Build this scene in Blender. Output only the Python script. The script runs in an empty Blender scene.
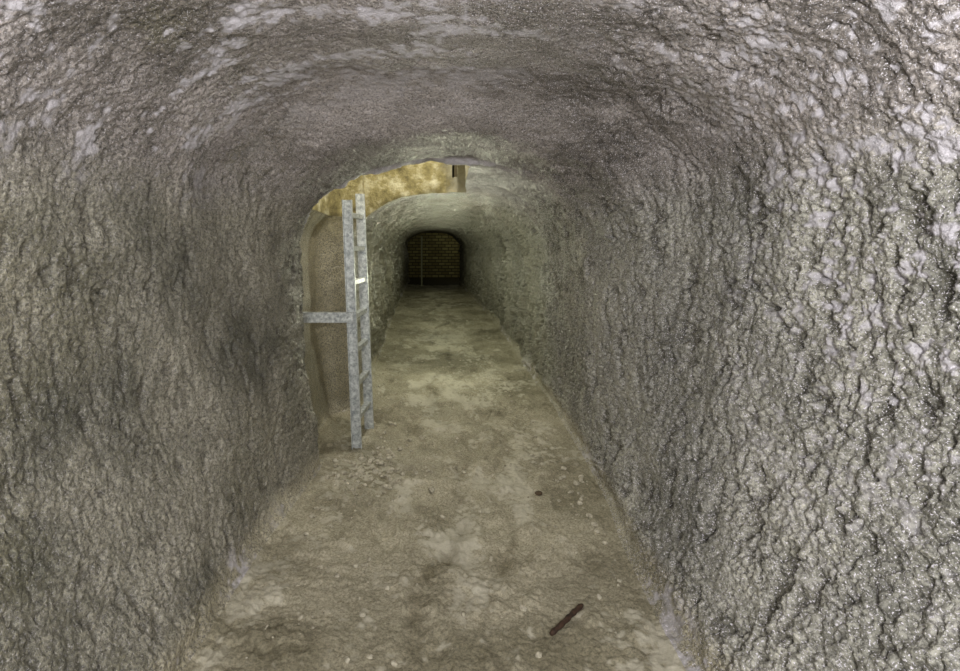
import bpy, bmesh, math, random
import numpy as np
from mathutils import Vector, Matrix
random.seed(4)
sc = bpy.context.scene
sc.view_settings.view_transform = 'Standard'
sc.view_settings.look = 'None'

# ------------------------------------------------------------------ noise
def h3(ix, iy, iz, s):
    n = (ix.astype(np.uint32) * np.uint32(374761393) + iy.astype(np.uint32) * np.uint32(668265263)
         + iz.astype(np.uint32) * np.uint32(2147483647 - 71) + np.uint32(s * 1274126177 & 0xffffffff))
    n = (n ^ (n >> np.uint32(13))) * np.uint32(1274126177)
    n = (n ^ (n >> np.uint32(15))) * np.uint32(2246822519)
    n = n ^ (n >> np.uint32(16))
    return (n & np.uint32(0xffffff)).astype(np.float32) / np.float32(16777216.0)

def vnoise(x, y, z, s=0):
    fx, fy, fz = np.floor(x), np.floor(y), np.floor(z)
    ix, iy, iz = fx.astype(np.int32), fy.astype(np.int32), fz.astype(np.int32)
    u, v, w = x - fx, y - fy, z - fz
    u = u * u * (3 - 2 * u); v = v * v * (3 - 2 * v); w = w * w * (3 - 2 * w)
    r = 0
    for a in (0, 1):
        for b in (0, 1):
            for c in (0, 1):
                r = r + h3(ix + a, iy + b, iz + c, s) * (u if a else 1 - u) * (v if b else 1 - v) * (w if c else 1 - w)
    return r * 2 - 1

def fbm(x, y, z, o=3, s=0):
    r = 0; a = 1.0; t = 0
    for i in range(o):
        if i:
            x, y = x * .8 - y * .6, x * .6 + y * .8
            y, z = y * .8 - z * .6, y * .6 + z * .8
        r = r + a * vnoise(x, y, z, s + i); t += a
        x, y, z = x * 2.03 + 5.1, y * 2.03 + 1.7, z * 2.03 + 9.2
        a *= .5
    return r / t

def worley(x, y, z, s=0):
    fx, fy, fz = np.floor(x), np.floor(y), np.floor(z)
    ix, iy, iz = fx.astype(np.int32), fy.astype(np.int32), fz.astype(np.int32)
    u, v, w = x - fx, y - fy, z - fz
    f1 = np.full(x.shape, 9, np.float32)
    for a in (-1, 0, 1):
        for b in (-1, 0, 1):
            for c in (-1, 0, 1):
                jx, jy, jz = ix + a, iy + b, iz + c
                d = (a + h3(jx, jy, jz, s) - u) ** 2 + (b + h3(jx, jy, jz, s + 1) - v) ** 2 + (c + h3(jx, jy, jz, s + 2) - w) ** 2
                f1 = np.minimum(f1, d)
    return np.sqrt(f1)

def sst(a, b, x):
    t = np.clip((x - a) / (b - a), 0, 1)
    return t * t * (3 - 2 * t)

def pchip(X, Y, x):
    X = np.array(X, float); Y = np.array(Y, float)
    h = np.diff(X); dl = np.diff(Y) / h
    m = np.zeros_like(X); m[0] = dl[0]; m[-1] = dl[-1]
    for i in range(1, len(X) - 1):
        if dl[i - 1] * dl[i] > 0:
            w1 = 2 * h[i] + h[i - 1]; w2 = h[i] + 2 * h[i - 1]
            m[i] = (w1 + w2) / (w1 / dl[i - 1] + w2 / dl[i])
    k = np.clip(np.searchsorted(X, x) - 1, 0, len(X) - 2)
    t = (x - X[k]) / h[k]
    return ((1 + 2 * t) * (1 - t) ** 2 * Y[k] + t * (1 - t) ** 2 * h[k] * m[k]
            + t * t * (3 - 2 * t) * Y[k + 1] + t * t * (t - 1) * h[k] * m[k + 1])

# ------------------------------------------------------------------ tunnel sections
#   depth  xLf    xL    xc    xR    xRf   zs    zc   pw
ST = [
 (-1.3, -.80, -1.20, .05, 1.32, .90, 1.40, 2.30, .93),
 (0.6,  -.82, -1.20, .05, 1.34, .88, 1.40, 2.30, .93),
 (1.5,  -.82, -1.17, .05, 1.32, .84, 1.44, 2.26, .92),
 (2.0,  -.80, -1.11, .05, 1.28, .86, 1.50, 2.20, .86),
 (2.55, -.78, -1.01, .06, 1.22, .90, 1.53, 2.15, .80),
 (3.0,  -.74, -.89,  .08, 1.09, .97, 1.46, 1.98, .92),
 (3.50, -.70, -.82,  .10, 1.02, 1.01, 1.42, 1.93, .96),
 (3.60, -.86, -.98,  .10, 1.02, 1.02, 1.42, 1.92, .96),
 (4.50, -.84, -.94,  .12, 1.03, 1.06, 1.38, 1.90, .95),
 (4.75, -.62, -.66,  .14, 1.04, 1.08, 1.36, 1.88, .93),
 (5.2,  -.60, -.68,  .15, 1.06, 1.08, 1.34, 1.87, .93),
 (6.3,  -.64, -.72,  .15, 1.08, 1.08, 1.32, 1.86, .93),
 (8.0,  -.70, -.78,  .14, 1.10, 1.12, 1.32, 1.85, .93),
 (10.5, -.76, -.84,  .13, 1.12, 1.14, 1.32, 1.85, .93),
 (14.3, -.82, -.87,  .10, 1.08, 1.10, 1.32, 1.85, .93),
 (19.6, -.88, -.90,  .05, 1.00, 1.00, 1.32, 1.85, .93),
]
ST = np.array(ST)
rows = list(np.arange(-1.3, 1.2, .03))
d = 1.2
while d < 19.6:
    rows.append(d)
    if 3.4 < d < 3.7: d += .006
    elif 3.7 < d < 4.4: d += .010
    elif 4.4 < d < 5.0: d += .007
    else: d += max(.0046, d * .0034)
rows.append(19.6)
rows = np.array(rows); NRW = len(rows)
P = [pchip(ST[:, 0], ST[:, k], rows)[:, None] for k in range(1, 9)]
xLf, xL, xc, xR, xRf, zs, zc, pw = P
NL, NA, NRt, NF = 300, 500, 420, 240
s = np.linspace(0, 1, NL, endpoint=False)[None, :]
Lx = xLf + (xL - xLf) * (1 - (1 - s) ** 2.0); Lz = zs * s
th = np.linspace(math.pi, 0, NA, endpoint=False)[None, :]
cs, sn = np.cos(th), np.sin(th)
a_ = np.where(cs < 0, xc - xL, xR - xc)
Ax = xc + a_ * np.sign(cs) * np.abs(cs) ** pw; Az = zs + (zc - zs) * np.abs(sn) ** pw
s = np.linspace(1, 0, NRt, endpoint=False)[None, :]
Rx = xRf + (xR - xRf) * (1 - (1 - s) ** 2.0); Rz = zs * s
s = np.linspace(0, 1, NF, endpoint=False)[None, :]
Fx = xRf + (xLf - xRf) * s
Fz = -.03 * np.sin(math.pi * s) + 0 * xLf + .012
X = np.concatenate([Lx, Ax, Rx, Fx], 1); Z = np.concatenate([Lz, Az, Rz, Fz], 1)
NC = X.shape[1]
Y = np.repeat(rows[:, None], NC, 1)
def csm(A, w, it):
    for _ in range(it):
        c = np.cumsum(np.concatenate([A[:, -w:], A, A[:, :w + 1]], 1), 1)
        A = (c[:, 2 * w + 1:] - c[:, :-2 * w - 1])
        A = A[:, :NC] / (2 * w + 1)
    return A
X = csm(X, 10, 2); Z = csm(Z, 10, 2)
P3 = np.stack([X, Y, Z], -1)
du = np.roll(P3, -1, 1) - np.roll(P3, 1, 1)
dv = np.gradient(P3, axis=0)
N = np.cross(du, dv); N /= np.linalg.norm(N, axis=-1, keepdims=True) + 1e-9
ctr = np.stack([np.repeat(xc, NC, 1), Y, np.full_like(Y, 1.0)], -1)
if ((N * (ctr - P3)).sum(-1)).mean() < 0: N = -N
X, Y, Z = [q.astype(np.float32) for q in (X, Y, Z)]

Rm = sst(.35, .85, X) * sst(-.02, .15, Z)
Lm = sst(.35, .75, -X) * sst(-.02, .15, Z)
Cm = sst(1.5, 1.85, Z)
Fm = 1 - sst(.02, .12, Z)
recess = sst(3.48, 3.56, Y) * (1 - sst(4.8, 5.0, Y))
rcl = recess * sst(-.2, -.5, X)
rough = np.clip(Rm * (1 - .55 * Cm) + Lm * .5 * (1 - .4 * Cm) + .17 * Cm, .0, 1) * (1 - Fm) * (1 - .5 * recess * (1 - Rm * (1 - Cm))) * (1 - .8 * rcl)
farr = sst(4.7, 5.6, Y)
wx = fbm(X * 14, Y * 14, Z * 14, 2, 11); wy = fbm(X * 14, Y * 14, Z * 14, 2, 31)
g1 = worley(X * 30 + wx, Y * 33 + wy, Z * 27 + wx, 3)
g2 = worley(X * 64 + wy, Y * 68 + wx, Z * 60 + wy, 7)
lump = np.sqrt(np.clip(1 - g1 * g1, 0, 1)); lump2 = np.sqrt(np.clip(1 - g2 * g2, 0, 1))
amp = .4 + 1.0 * sst(-.3, .35, fbm(X * 8, Y * 8, Z * 8, 2, 88))
pitn = fbm(X * 22, Y * 30, Z * 13, 3, 41)
pit = sst(.10, .45, pitn)
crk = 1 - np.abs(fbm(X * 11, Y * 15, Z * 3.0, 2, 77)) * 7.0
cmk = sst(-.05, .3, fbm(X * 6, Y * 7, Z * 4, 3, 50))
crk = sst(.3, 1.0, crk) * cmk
big = fbm(X * 1.3, Y * 1.1, Z * 1.3, 2, 5)
mid = fbm(X * 5, Y * 4.5, Z * 4.0, 3, 9)
m2 = fbm(X * 13, Y * 12, Z * 11, 3, 19)
fine = fbm(X * 70, Y * 70, Z * 70, 3, 21)
farl = fbm(X * 5, Y * 4.2, Z * 2.6, 3, 640)
D = (.045 * big * (1 - .7 * Fm) * (1 - .5 * farr) + (.022 + .016 * Rm) * mid * (1 - .6 * Fm)
     + farr * (1 - Fm) * (1 - Cm * .75) * (.05 * fbm(X * 1.5, Y * 1.1, Z * 1.0, 2, 61) + .11 * farl + .045 * m2)
     + (rough ** .7) * .010 * m2
     + rough * (-.022 * pit * (1 - .5 * Cm) - .032 * crk * Rm + .028 * (lump - .7) * amp + .015 * (lump2 - .7) * amp + .012 * fine)
     + .0024 * fine)
tx = .12 + .13 * np.sin(Y * 1.9 + .8) + .06 * np.sin(Y * 5.1)
track = np.exp(-((X - tx) / .05) ** 2) + .6 * np.exp(-((X - tx - .24 - .05 * np.sin(Y * 3.3)) / .035) ** 2)
clod = sst(.05, .45, fbm(X * 10, Y * 9, Z * 9, 4, 90))
foot = np.zeros_like(X)
rs = np.random.RandomState(3)
for _ in range(46):
    fx_, fy_, a = rs.uniform(-.5, .75), rs.uniform(1.6, 8), rs.normal(0, .25)
    u = (X - fx_) * math.cos(a) - (Y - fy_) * math.sin(a); v = (X - fx_) * math.sin(a) + (Y - fy_) * math.cos(a)
    r = (u / .05) ** 2 + (v / .14) ** 2
    foot += np.exp(-r ** 2) - .6 * np.exp(-((r - 1.7) / .5) ** 2)
D += Fm * (.016 * clod * lump - .012 * track * sst(7, 4, Y) + .012 * m2 - .010 * np.clip(foot, -1, 1) + .004 * fine + .006 * (lump2 - .7) * sst(-.1, .4, mid))
Q = P3 + N * D[..., None]
rim = np.exp(-((Y - 3.52) / .05) ** 2) * (1 - Fm)
Q += N * (rim * .05 * fbm(X * 9, Y * 9, Z * 9, 3, 130))[..., None]

# material composition, painted crevice shade and sparkle -> colour attributes
wn = fbm(X * 7, Y * 7, Z * 7, 3, 200); wn2 = fbm(X * 2.2, Y * 2.2, Z * 2.2, 2, 210)
fl = fbm(X * 34, Y * 34, Z * 34, 3, 220)
nearm = 1 - sst(2.1, 2.9, Y)
stx = fbm(X * 3.2, Y * 9, Z * 6, 3, 700)
white = .9 * sst(.14, .45, stx * 1.1 + .6 * wn2 + .9 * fl) * Cm * nearm * sst(.9, -.1, X)
white = np.maximum(white, .9 * sst(.2, .45, fl * 1.3 + wn * .7 - .04) * Rm * sst(.2, 1.5, Z) * (1 - sst(1.6, 2.6, Y)))
white = np.maximum(white, .9 * np.exp(-((Y - 3.505) / .045) ** 2) * sst(1.45, 1.65, Z) * (1 - sst(.3, .7, X)))
white = np.maximum(white, .6 * sst(.1, .3, X) * (1 - sst(.5, .9, X)) * sst(3.5, 3.7, Y) * (1 - sst(4.5, 4.8, Y)) * sst(1.6, 1.75, Z))
flr = sst(.08, .45, fbm(X * 6, Y * 3, Z, 4, 300) + .7 * fl + .25 * np.exp(-((X - .15) / .3) ** 2) - .08) * .75
flr = np.maximum(flr, .5 * np.exp(-((X + .74) / .05) ** 2) * (1 - sst(2.6, 3.1, Y)) * sst(-.1, .3, fl + wn))
flr = np.maximum(flr, .9 * sst(-.1, .3, fl + .1) * np.exp(-((X + .40) / .25) ** 2 - ((Y - 3.5) / .35) ** 2))
wetf = np.clip(track * .6 * sst(-.4, .2, wn) + .45 * sst(.1, .5, fbm(X * 7, Y * 4, Z, 4, 330) + .5 * fl), 0, 1)
flw = 1 - sst(.06, .16, Z)
white = white * (1 - Fm) * (1 - flw) + flw * flr * (1 - .6 * wetf)
yel = recess * (1 - sst(-.3, .1, X)) * (1 - Fm) * .8 * sst(1.4, 1.7, Z)
cav = np.clip(.2 + .8 * (1 - pit) * (1 - .9 * crk), 0, 1) * (.5 + .5 * sst(.5, .85, lump))  # pits, cracks and gaps between lumps: shading painted into the colour
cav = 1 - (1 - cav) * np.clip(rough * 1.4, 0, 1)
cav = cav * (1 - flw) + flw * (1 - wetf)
glint_amt = np.clip(.25 + .75 * sst(-.6, .6, X) + .3 * Cm, 0, 1) * (1 - .8 * farr)  # amount of painted sparkle, weaker on the left and far in
COL = np.stack([white, yel, cav, glint_amt], -1).astype(np.float32)
def g(v): return tuple((c / 255) ** 2.2 for c in v)
def lerp(a, b, t): return a * (1 - t[..., None]) + b * t[..., None]
gg = lambda *v: np.array(g(v), np.float32)
v = np.clip(.5 + wn2 * .9 + wn * .6, 0, 1)
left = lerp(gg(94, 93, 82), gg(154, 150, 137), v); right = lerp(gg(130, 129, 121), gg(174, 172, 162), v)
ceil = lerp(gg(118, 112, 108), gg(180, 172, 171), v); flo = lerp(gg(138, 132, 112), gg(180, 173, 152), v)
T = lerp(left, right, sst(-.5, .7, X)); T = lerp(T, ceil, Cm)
greenish = sst(.0, .4, fbm(X * 1.8, Y * 1.8, Z * 1.8, 3, 520) + .3 * fl) * sst(-.5, -1.0, X) * (.35 + .5 * sst(1.3, 1.7, Z))
T = lerp(T, gg(92, 89, 62), greenish)
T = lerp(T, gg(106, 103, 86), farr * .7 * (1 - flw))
T = lerp(T, gg(138, 131, 108), rcl * .8 * (1 - flw))
T = lerp(T, flo, flw)
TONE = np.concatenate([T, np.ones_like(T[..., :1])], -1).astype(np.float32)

# ------------------------------------------------------------------ materials
def newmat(name):
    m = bpy.data.materials.new(name); m.use_nodes = True
    nt = m.node_tree; b = nt.nodes['Principled BSDF']
    return m, nt, b
def nd(nt, t, **k):
    n = nt.nodes.new(t)
    for a, v in k.items():
        if a in n.inputs: n.inputs[a].default_value = v
        else: setattr(n, a, v)
    return n
def noise(nt, vec, scale, detail=4, rough=.6):
    n = nd(nt, 'ShaderNodeTexNoise'); n.inputs['Scale'].default_value = scale
    n.inputs['Detail'].default_value = detail; n.inputs['Roughness'].default_value = rough
    nt.links.new(vec, n.inputs['Vector']); return n.outputs['Fac']
def ramp(nt, fac, stops):
    r = nd(nt, 'ShaderNodeValToRGB'); el = r.color_ramp.elements
    while len(el) < len(stops): el.new(.5)
    for e_, (p, c) in zip(el, stops):
        e_.position = p; e_.color = (*c, 1) if len(c) == 3 else c
    nt.links.new(fac, r.inputs['Fac']); return r.outputs['Color']
def mix(nt, fac, a, b, bt='MIX'):
    m = nd(nt, 'ShaderNodeMix'); m.data_type = 'RGBA'; m.blend_type = bt
    for sock, v in ((m.inputs[0], fac), (m.inputs[6], a), (m.inputs[7], b)):
        if hasattr(v, 'is_linked'): nt.links.new(v, sock)
        elif isinstance(v, (int, float)): sock.default_value = v
        else: sock.default_value = (*v, 1)
    return m.outputs[2]

def shotcrete(name, floor=False, whitecol=(214, 210, 220), rbase=.46, shade_wet_tint=(.36, .35, .31)):
    m, nt, b = newmat(name)
    tc = nd(nt, 'ShaderNodeTexCoord').outputs['Object']
    at = nd(nt, 'ShaderNodeVertexColor'); at.layer_name = 'masks'
    tn = nd(nt, 'ShaderNodeVertexColor'); tn.layer_name = 'tone'
    sp = nd(nt, 'ShaderNodeSeparateColor'); nt.links.new(at.outputs['Color'], sp.inputs[0])
    fn = noise(nt, tc, 95, 3, .75)
    if floor: st = [(.3, (.5, .5, .48)), (.5, (.98, .98, .98)), (.7, (1.4, 1.4, 1.4))]
    else: st = [(.32, (.28, .27, .25)), (.48, (.85, .85, .85)), (.66, (1.8, 1.8, 1.8))]
    c = mix(nt, 1.0, tn.outputs['Color'], ramp(nt, fn, st), 'MULTIPLY')
    c = mix(nt, 1.0, c, ramp(nt, sp.outputs[2], [(.1, shade_wet_tint), (.9, (1, 1, 1))]), 'MULTIPLY')  # walls: painted crevice shade; floor: wet tracks
    if not floor:
        c = mix(nt, sp.outputs[1], c, ramp(nt, noise(nt, tc, 14, 2), [(.35, g((120, 112, 82))), (.6, g((180, 172, 138)))]))
    c = mix(nt, sp.outputs[0], c, g(whitecol))
    if not floor:
        glint = ramp(nt, noise(nt, tc, 200, 1, .5), [(.61, (0, 0, 0)), (.67, (1, 1, 1))])  # wet glints painted as pale specks in the base colour
        mm = nd(nt, 'ShaderNodeMath'); mm.operation = 'MULTIPLY'
        nt.links.new(glint, mm.inputs[0]); nt.links.new(at.outputs['Alpha'], mm.inputs[1])
        c = mix(nt, mm.outputs[0], c, g((232, 228, 238)))
    nt.links.new(c, b.inputs['Base Color'])
    rr = ramp(nt, fn, [(.35, (rbase + .25,) * 3), (.6, (rbase - .22,) * 3)])
    nt.links.new(rr, b.inputs['Roughness'])
    b.inputs['Specular IOR Level'].default_value = .4 if floor else .9
    bp = nd(nt, 'ShaderNodeBump'); bp.inputs['Strength'].default_value = 1 if not floor else .9
    bp.inputs['Distance'].default_value = .008 if not floor else .005
    nt.links.new(fn, bp.inputs['Height'])
    nt.links.new(bp.outputs[0], b.inputs['Normal'])
    return m
M_w = shotcrete('sprayed_concrete')
M_fl = shotcrete('mud_floor', floor=True, whitecol=(208, 203, 186), rbase=.72, shade_wet_tint=(.42, .40, .34))

def mkgrid(name, cols, mat, skip=None, V=Q, C=COL, Tn=TONE):
    R = V.shape[0]; cols = np.array(cols); n = len(cols)
    co = V[:, cols, :].reshape(-1, 3); cc = C[:, cols, :].reshape(-1, 4)
    i, j = np.meshgrid(np.arange(R - 1), np.arange(n - 1), indexing='ij')
    if skip is not None:
        k = ~skip(i, j); i = i[k]; j = j[k]
    i = i.ravel(); j = j.ravel()
    f = np.stack([i * n + j, i * n + j + 1, (i + 1) * n + j + 1, (i + 1) * n + j], 1)
    me = bpy.data.meshes.new(name)
    me.vertices.add(len(co)); me.vertices.foreach_set('co', co.astype(np.float32).ravel())
    me.loops.add(f.size); me.loops.foreach_set('vertex_index', f.astype(np.int32).ravel())
    me.polygons.add(len(f)); me.polygons.foreach_set('loop_start', np.arange(0, f.size, 4, dtype=np.int32))
    me.update(calc_edges=True)
    me.polygons.foreach_set('use_smooth', np.ones(len(f), bool))
    ca = me.color_attributes.new('masks', 'FLOAT_COLOR', 'POINT'); ca.data.foreach_set('color', cc.ravel())
    if Tn is not None:
        ca = me.color_attributes.new('tone', 'FLOAT_COLOR', 'POINT'); ca.data.foreach_set('color', Tn[:, cols, :].ravel())
    me.materials.append(mat); me.validate()
    o = bpy.data.objects.new(name, me); sc.collection.objects.link(o)
    return o
i0 = int(np.argmin(abs(rows - 3.56))); i1 = int(np.argmin(abs(rows - 4.84)))
ja = int(NA * (180 - 153) / 180); jb = int(NA * (180 - 82) / 180)
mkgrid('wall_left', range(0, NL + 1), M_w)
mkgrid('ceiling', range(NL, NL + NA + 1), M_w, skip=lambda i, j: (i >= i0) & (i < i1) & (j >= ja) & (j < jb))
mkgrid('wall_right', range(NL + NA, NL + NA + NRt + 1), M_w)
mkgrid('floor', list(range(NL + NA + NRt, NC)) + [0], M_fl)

loop = [(i0, j) for j in range(ja, jb)] + [(i, jb) for i in range(i0, i1)] + [(i1, j) for j in range(jb, ja, -1)] + [(i, ja) for i in range(i1, i0 - 1, -1)]
base = np.array([Q[i, NL + j] for i, j in loop])
zt = 3.3; K = 60
SV = np.zeros((K, len(loop), 3))
for k in range(K):
    t = k / (K - 1)
    v = base.copy(); v[:, 2] = base[:, 2] * (1 - t) + zt * t
    if k:
        px, py, pz = [v[:, q].astype(np.float32) for q in range(3)]
        v[:, 0] += .02 * fbm(px * 6, py * 6, pz * 6, 3, 400); v[:, 1] += .03 * fbm(px * 6, py * 6, pz * 6, 3, 420)
    SV[k] = v
m, nt, b = newmat('shaft_masonry')
tc = nd(nt, 'ShaderNodeTexCoord').outputs['Object']
c = ramp(nt, noise(nt, tc, 6, 6, .65), [(.34, g((88, 80, 54))), (.5, g((136, 126, 86))), (.66, g((192, 186, 158)))])
sx = nd(nt, 'ShaderNodeSeparateXYZ'); nt.links.new(tc, sx.inputs[0])
ad = nd(nt, 'ShaderNodeMath'); ad.operation = 'MULTIPLY_ADD'; nt.links.new(noise(nt, tc, 8, 3), ad.inputs[0]); ad.inputs[1].default_value = .4
nt.links.new(sx.outputs[0], ad.inputs[2])
pf = ramp(nt, ad.outputs[0], [(.26, (0, 0, 0)), (.44, (1, 1, 1))])
c = mix(nt, pf, c, g((150, 146, 128)))
nt.links.new(c, b.inputs['Base Color']); b.inputs['Roughness'].default_value = .85
bp = nd(nt, 'ShaderNodeBump'); bp.inputs['Strength'].default_value = .9; bp.inputs['Distance'].default_value = .015
nt.links.new(noise(nt, tc, 35, 4), bp.inputs['Height']); nt.links.new(bp.outputs[0], b.inputs['Normal'])
M_shaft = m
SC = np.zeros((K, len(loop), 4), np.float32)
n1 = jb - ja; n2 = n1 + i1 - i0; n3 = n2 + n1
for nm, r in (('wall_shaft_front', range(0, n1 + 1)), ('wall_shaft_right', range(n1, n2 + 1)), ('wall_shaft_back', range(n2, n3 + 1)), ('wall_shaft_left', range(n3, len(loop)))):
    mkgrid(nm, r, M_shaft, V=SV, C=SC, Tn=None)

def simplemat(name, col, rough=.7, metal=0, bump=0, bs=60, col2=None):
    m, nt, b = newmat(name)
    tc = nd(nt, 'ShaderNodeTexCoord').outputs['Object']
    c = ramp(nt, noise(nt, tc, bs, 4), [(.35, g(col)), (.65, g(col2 or col))])
    nt.links.new(c, b.inputs['Base Color'])
    b.inputs['Roughness'].default_value = rough; b.inputs['Metallic'].default_value = metal
    if bump:
        bp = nd(nt, 'ShaderNodeBump'); bp.inputs['Strength'].default_value = .6; bp.inputs['Distance'].default_value = bump
        nt.links.new(noise(nt, tc, bs * 1.5, 4), bp.inputs['Height']); nt.links.new(bp.outputs[0], b.inputs['Normal'])
    return m
def bm_obj(name, bm, mat, smooth=False):
    me = bpy.data.meshes.new(name); bm.to_mesh(me); bm.free()
    if smooth:
        for p in me.polygons: p.use_smooth = True
    me.materials.append(mat); o = bpy.data.objects.new(name, me); sc.collection.objects.link(o); return o
def hexbox(bm, pts):
    vs = [bm.verts.new(p) for p in pts]
    for f in ((0, 3, 2, 1), (4, 5, 6, 7), (0, 1, 5, 4), (1, 2, 6, 5), (2, 3, 7, 6), (3, 0, 4, 7)): bm.faces.new([vs[q] for q in f])
def box(bm, x0, x1, y0, y1, z0, z1, fx=None):
    fx = fx or (lambda z: 0)
    hexbox(bm, [(x0 + fx(z0), y0, z0), (x1 + fx(z0), y0, z0), (x1 + fx(z0), y1, z0), (x0 + fx(z0), y1, z0),
                (x0 + fx(z1), y0, z1), (x1 + fx(z1), y0, z1), (x1 + fx(z1), y1, z1), (x0 + fx(z1), y1, z1)])

bm = bmesh.new(); box(bm, -1.1, .6, 3.3, 5.1, 3.28, 3.36); bm_obj('shaft_cover', bm, simplemat('cover_concrete', (110, 105, 90), .9, 0, .01))
bm = bmesh.new(); box(bm, .17, .185, 4.68, 4.74, 1.97, 2.4); box(bm, .17, .21, 4.68, 4.69, 1.97, 2.4)
bm_obj('steel_angle', bm, simplemat('dark_steel', (70, 62, 40), .7, .2))

# ------------------------------------------------------------------ ladder
M_galv = simplemat('galvanised_steel', (145, 151, 153), .42, .18, .001, 45, (220, 224, 223))
bm = bmesh.new()
lean = lambda z: -.040 * z
def stile(xc_, yc, z0, open_dir, TT):
    w, dp, t = .034, .030, .006
    box(bm, xc_ - w, xc_ + w, yc - t / 2, yc + t / 2, z0, TT, lean)
    y0, y1 = (yc, yc + dp) if open_dir > 0 else (yc - dp, yc)
    box(bm, xc_ - w, xc_ - w + t, y0, y1, z0, TT, lean)
    box(bm, xc_ + w - t, xc_ + w, y0, y1, z0, TT, lean)
stile(-.515, 3.86, .0, -1, 1.71)
stile(-.478, 4.26, .0, 1, 1.79)
z = .20
while z < 1.66:
    xx = lean(z)
    hexbox(bm, [(-.535 + xx, 3.86, z - .016), (-.495 + xx, 3.86, z - .016), (-.455 + xx, 4.26, z - .016), (-.495 + xx, 4.26, z - .016),
                (-.535 + xx, 3.86, z + .016), (-.495 + xx, 3.86, z + .016), (-.455 + xx, 4.26, z + .016), (-.495 + xx, 4.26, z + .016)])
    z += .235
zc_ = .905
box(bm, -.90, -.50 + lean(zc_), 3.815, 3.823, zc_ - .035, zc_ + .035)
box(bm, -.90, -.50 + lean(zc_), 3.823, 3.86, zc_ + .028, zc_ + .035)
for q in (-.70, -.58):
    bmesh.ops.create_cone(bm, cap_ends=True, segments=6, radius1=.012, radius2=.012, depth=.014,
                          matrix=Matrix.Translation((q, 3.81, zc_)) @ Matrix.Rotation(math.pi / 2, 4, 'X'))
bmesh.ops.recalc_face_normals(bm, faces=bm.faces)
bm_obj('steel_ladder', bm, M_galv)

# ------------------------------------------------------------------ end chamber
def bk(name):
    m, nt, b = newmat(name)
    tc = nd(nt, 'ShaderNodeTexCoord').outputs['Object']
    mp = nd(nt, 'ShaderNodeMapping'); mp.inputs['Rotation'].default_value = (math.pi / 2, 0, 0)
    nt.links.new(tc, mp.inputs['Vector'])
    br = nd(nt, 'ShaderNodeTexBrick'); nt.links.new(mp.outputs[0], br.inputs['Vector'])
    br.inputs['Color1'].default_value = (*g((185, 176, 120)), 1); br.inputs['Color2'].default_value = (*g((140, 128, 84)), 1)
    br.inputs['Mortar'].default_value = (*g((92, 86, 62)), 1); br.inputs['Scale'].default_value = 1
    br.inputs['Brick Width'].default_value = .28; br.inputs['Row Height'].default_value = .13; br.inputs['Mortar Size'].default_value = .018
    nt.links.new(br.outputs[0], b.inputs['Base Color']); b.inputs['Roughness'].default_value = .85
    bp = nd(nt, 'ShaderNodeBump'); bp.invert = True; bp.inputs['Distance'].default_value = .01
    nt.links.new(br.outputs['Fac'], bp.inputs['Height']); nt.links.new(bp.outputs[0], b.inputs['Normal'])
    return m
M_br = bk('yellow_brick'); M_dark = simplemat('shadow_dark_concrete', (60, 56, 40), .8, 0, .01, 12, (80, 75, 52))  # chamber shadow put into the dark base colour
def slab(name, a, mat):
    bm = bmesh.new(); box(bm, *a); return bm_obj(name, bm, mat)
slab('wall_back', (-1.5, 1.6, 24.0, 24.2, -.2, 2.5), M_br)
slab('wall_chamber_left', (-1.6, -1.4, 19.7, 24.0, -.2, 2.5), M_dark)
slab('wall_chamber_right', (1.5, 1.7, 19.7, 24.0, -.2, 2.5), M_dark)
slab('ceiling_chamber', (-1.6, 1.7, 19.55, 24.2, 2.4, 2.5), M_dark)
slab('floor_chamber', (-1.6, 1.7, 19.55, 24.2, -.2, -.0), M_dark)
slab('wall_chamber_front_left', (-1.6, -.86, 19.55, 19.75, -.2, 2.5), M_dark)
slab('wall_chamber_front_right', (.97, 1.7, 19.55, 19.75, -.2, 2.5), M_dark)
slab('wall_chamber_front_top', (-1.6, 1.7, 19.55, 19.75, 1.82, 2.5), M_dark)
bm = bmesh.new()
for zz, r, dp in ((.85, .026, 1.7), (.02, .08, .02)):
    bmesh.ops.create_cone(bm, cap_ends=True, segments=12, radius1=r, radius2=r, depth=dp, matrix=Matrix.Translation((-.35, 19.0, zz)))
bm_obj('support_pole', bm, simplemat('pole_steel', (170, 170, 140), .5, .0))
slab('wall_entrance', (-1.5, 1.6, -1.4, -1.28, -.2, 2.6), simplemat('entrance_concrete', (130, 124, 115), .9, 0, .01, 10, (150, 144, 135)))

# ------------------------------------------------------------------ loose things on floor
FX = Q[:, NL + NA + NRt + 4:NC - 4, :].reshape(-1, 3)
FXs = FX[(FX[:, 1] > 1.3) & (FX[:, 1] < 8)]
def fz(x, y):
    k = np.argmin((FXs[:, 0] - x) ** 2 + (FXs[:, 1] - y) ** 2); return float(FXs[k, 2])
bm = bmesh.new()
def stone(x, y, r):
    x = min(max(x, -.62), .80 if y < 3 else .9)
    if 3.75 < y < 4.4 and x < -.40: return
    mt = Matrix.Translation((x, y, fz(x, y) + r * .3)) @ Matrix.Rotation(random.uniform(0, 6), 4, 'Z') @ Matrix.Diagonal((random.uniform(.8, 1.5), random.uniform(.7, 1.1), random.uniform(.5, .8), 1))
    rr = bmesh.ops.create_icosphere(bm, subdivisions=1 if r < .008 else 2, radius=r)
    for v in rr['verts']:
        v.co *= random.uniform(.8, 1.15); v.co = mt @ v.co
for _ in range(620):
    y = random.uniform(1.7, 7)
    side = random.random()
    if side < .4: x = -.62 + abs(random.gauss(0, .16))
    elif side < .65: x = .80 - abs(random.gauss(0, .12))
    else: x = random.uniform(-.6, .8)
    stone(x, y, random.choice([.003, .004, .005, .007, .012]))
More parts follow.
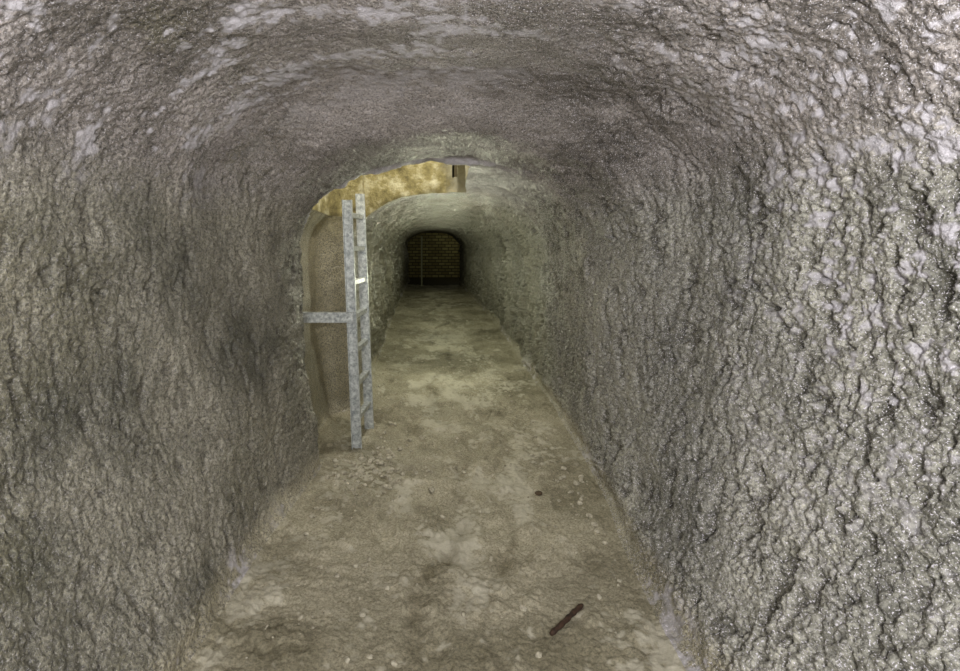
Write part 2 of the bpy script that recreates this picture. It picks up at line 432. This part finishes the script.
for _ in range(130):
    stone(random.gauss(-.38, .16), random.gauss(3.6, .28), random.uniform(.005, .022))
for _ in range(25):
    stone(random.gauss(.84, .05), random.gauss(3.1, .4), random.uniform(.006, .018))
bm_obj('gravel', bm, simplemat('gravel_stone', (140, 134, 116), .85, 0, .002, 40, (215, 208, 190)))
bm = bmesh.new()
rr = bmesh.ops.create_icosphere(bm, subdivisions=3, radius=.017)
for v in rr['verts']:
    v.co = Vector((v.co.x * 1.3 * random.uniform(.93, 1.05), v.co.y * random.uniform(.93, 1.05), v.co.z * .7)) + Vector((.60, 3.15, fz(.6, 3.15) + .009))
bm_obj('dark_stone', bm, simplemat('dark_stone', (78, 64, 50), .85, 0, .002, 40, (100, 86, 68)))
bm = bmesh.new(); NSEG = 14; prev = None
p0 = Vector((.425, 2.00)); p1 = Vector((.585, 2.165))
zb = max(fz(p0.lerp(p1, t).x, p0.lerp(p1, t).y) for t in (0, .2, .4, .6, .8, 1))
for k in range(NSEG + 1):
    t = k / NSEG; q = p0.lerp(p1, t); r = .0095 * (1 + .18 * math.sin(k * 2.1)) * (1 if 0 < k < NSEG else .75)
    c0 = Vector((q.x + .004 * math.sin(t * 5), q.y, zb + .007 + .003 * math.sin(t * 4)))
    dr = Vector((p1.x - p0.x, p1.y - p0.y, 0)).normalized(); sd = Vector((-dr.y, dr.x, 0))
    ring = [bm.verts.new(c0 + sd * r * math.cos(a) + Vector((0, 0, 1)) * r * math.sin(a)) for a in [i * math.pi / 4 for i in range(8)]]
    if prev:
        for i in range(8): bm.faces.new([prev[i], prev[(i + 1) % 8], ring[(i + 1) % 8], ring[i]])
    else: bm.faces.new(ring[::-1])
    prev = ring
bm.faces.new(prev)
bm_obj('rusty_iron_bar', bm, simplemat('rust', (48, 36, 30), .8, 0, .003, 60, (84, 62, 48)), True)

# ------------------------------------------------------------------ lights
def light(name, kind, loc, e_, col, size=0, aim=None, **k):
    L = bpy.data.lights.new(name, kind); L.energy = e_; L.color = col
    if kind == 'AREA': L.size = size
    else: L.shadow_soft_size = size
    for a, v in k.items(): setattr(L, a, v)
    o = bpy.data.objects.new(name, L); o.location = loc; sc.collection.objects.link(o)
    if aim: o.rotation_euler = (Vector(aim) - Vector(loc)).to_track_quat('-Z', 'Y').to_euler()
light('added_fill_light', 'AREA', (-.2, -1.0, 1.6), 44, (1, .99, .96), .7, (.25, 3, 1.0))  # soft fill added behind the camera, no such fixture in the tunnel
light('flash_lamp', 'POINT', (.50, .0, 1.55), 60, (1, .99, .97), .03)
light('shaft_lamp', 'POINT', (-.15, 4.05, 2.8), 66, (1, .97, .86), .08)
for k, (yy, e_) in enumerate(((5.9, 17), (7.8, 13), (9.8, 10), (11.8, 7), (14.0, 4.5), (16.3, 2.5))):
    light('added_tunnel_fill', 'POINT', (.17, yy, 1.05), e_, (.98, 1, .76 - .02 * k), 0)  # unseen zero-size points added mid-air to even out tunnel brightness
light('added_chamber_fill', 'POINT', (1.25, 22.3, 2.1), 6, (1, .98, .68), .03)  # hidden point added to brighten the brick end wall
w = bpy.data.worlds.new('world'); sc.world = w; w.use_nodes = True
w.node_tree.nodes['Background'].inputs[0].default_value = (0.02, .02, .02, 1)

cam = bpy.data.cameras.new('camera'); co = bpy.data.objects.new('camera', cam); sc.collection.objects.link(co)
co.location = (0, 0, 1.4); co.rotation_euler = (math.pi / 2, 0, 0)
cam.lens = 21; cam.sensor_width = 36; cam.shift_x = .05; cam.shift_y = -.0943; cam.clip_start = .02
sc.camera = co
print('verts', NRW, NC)
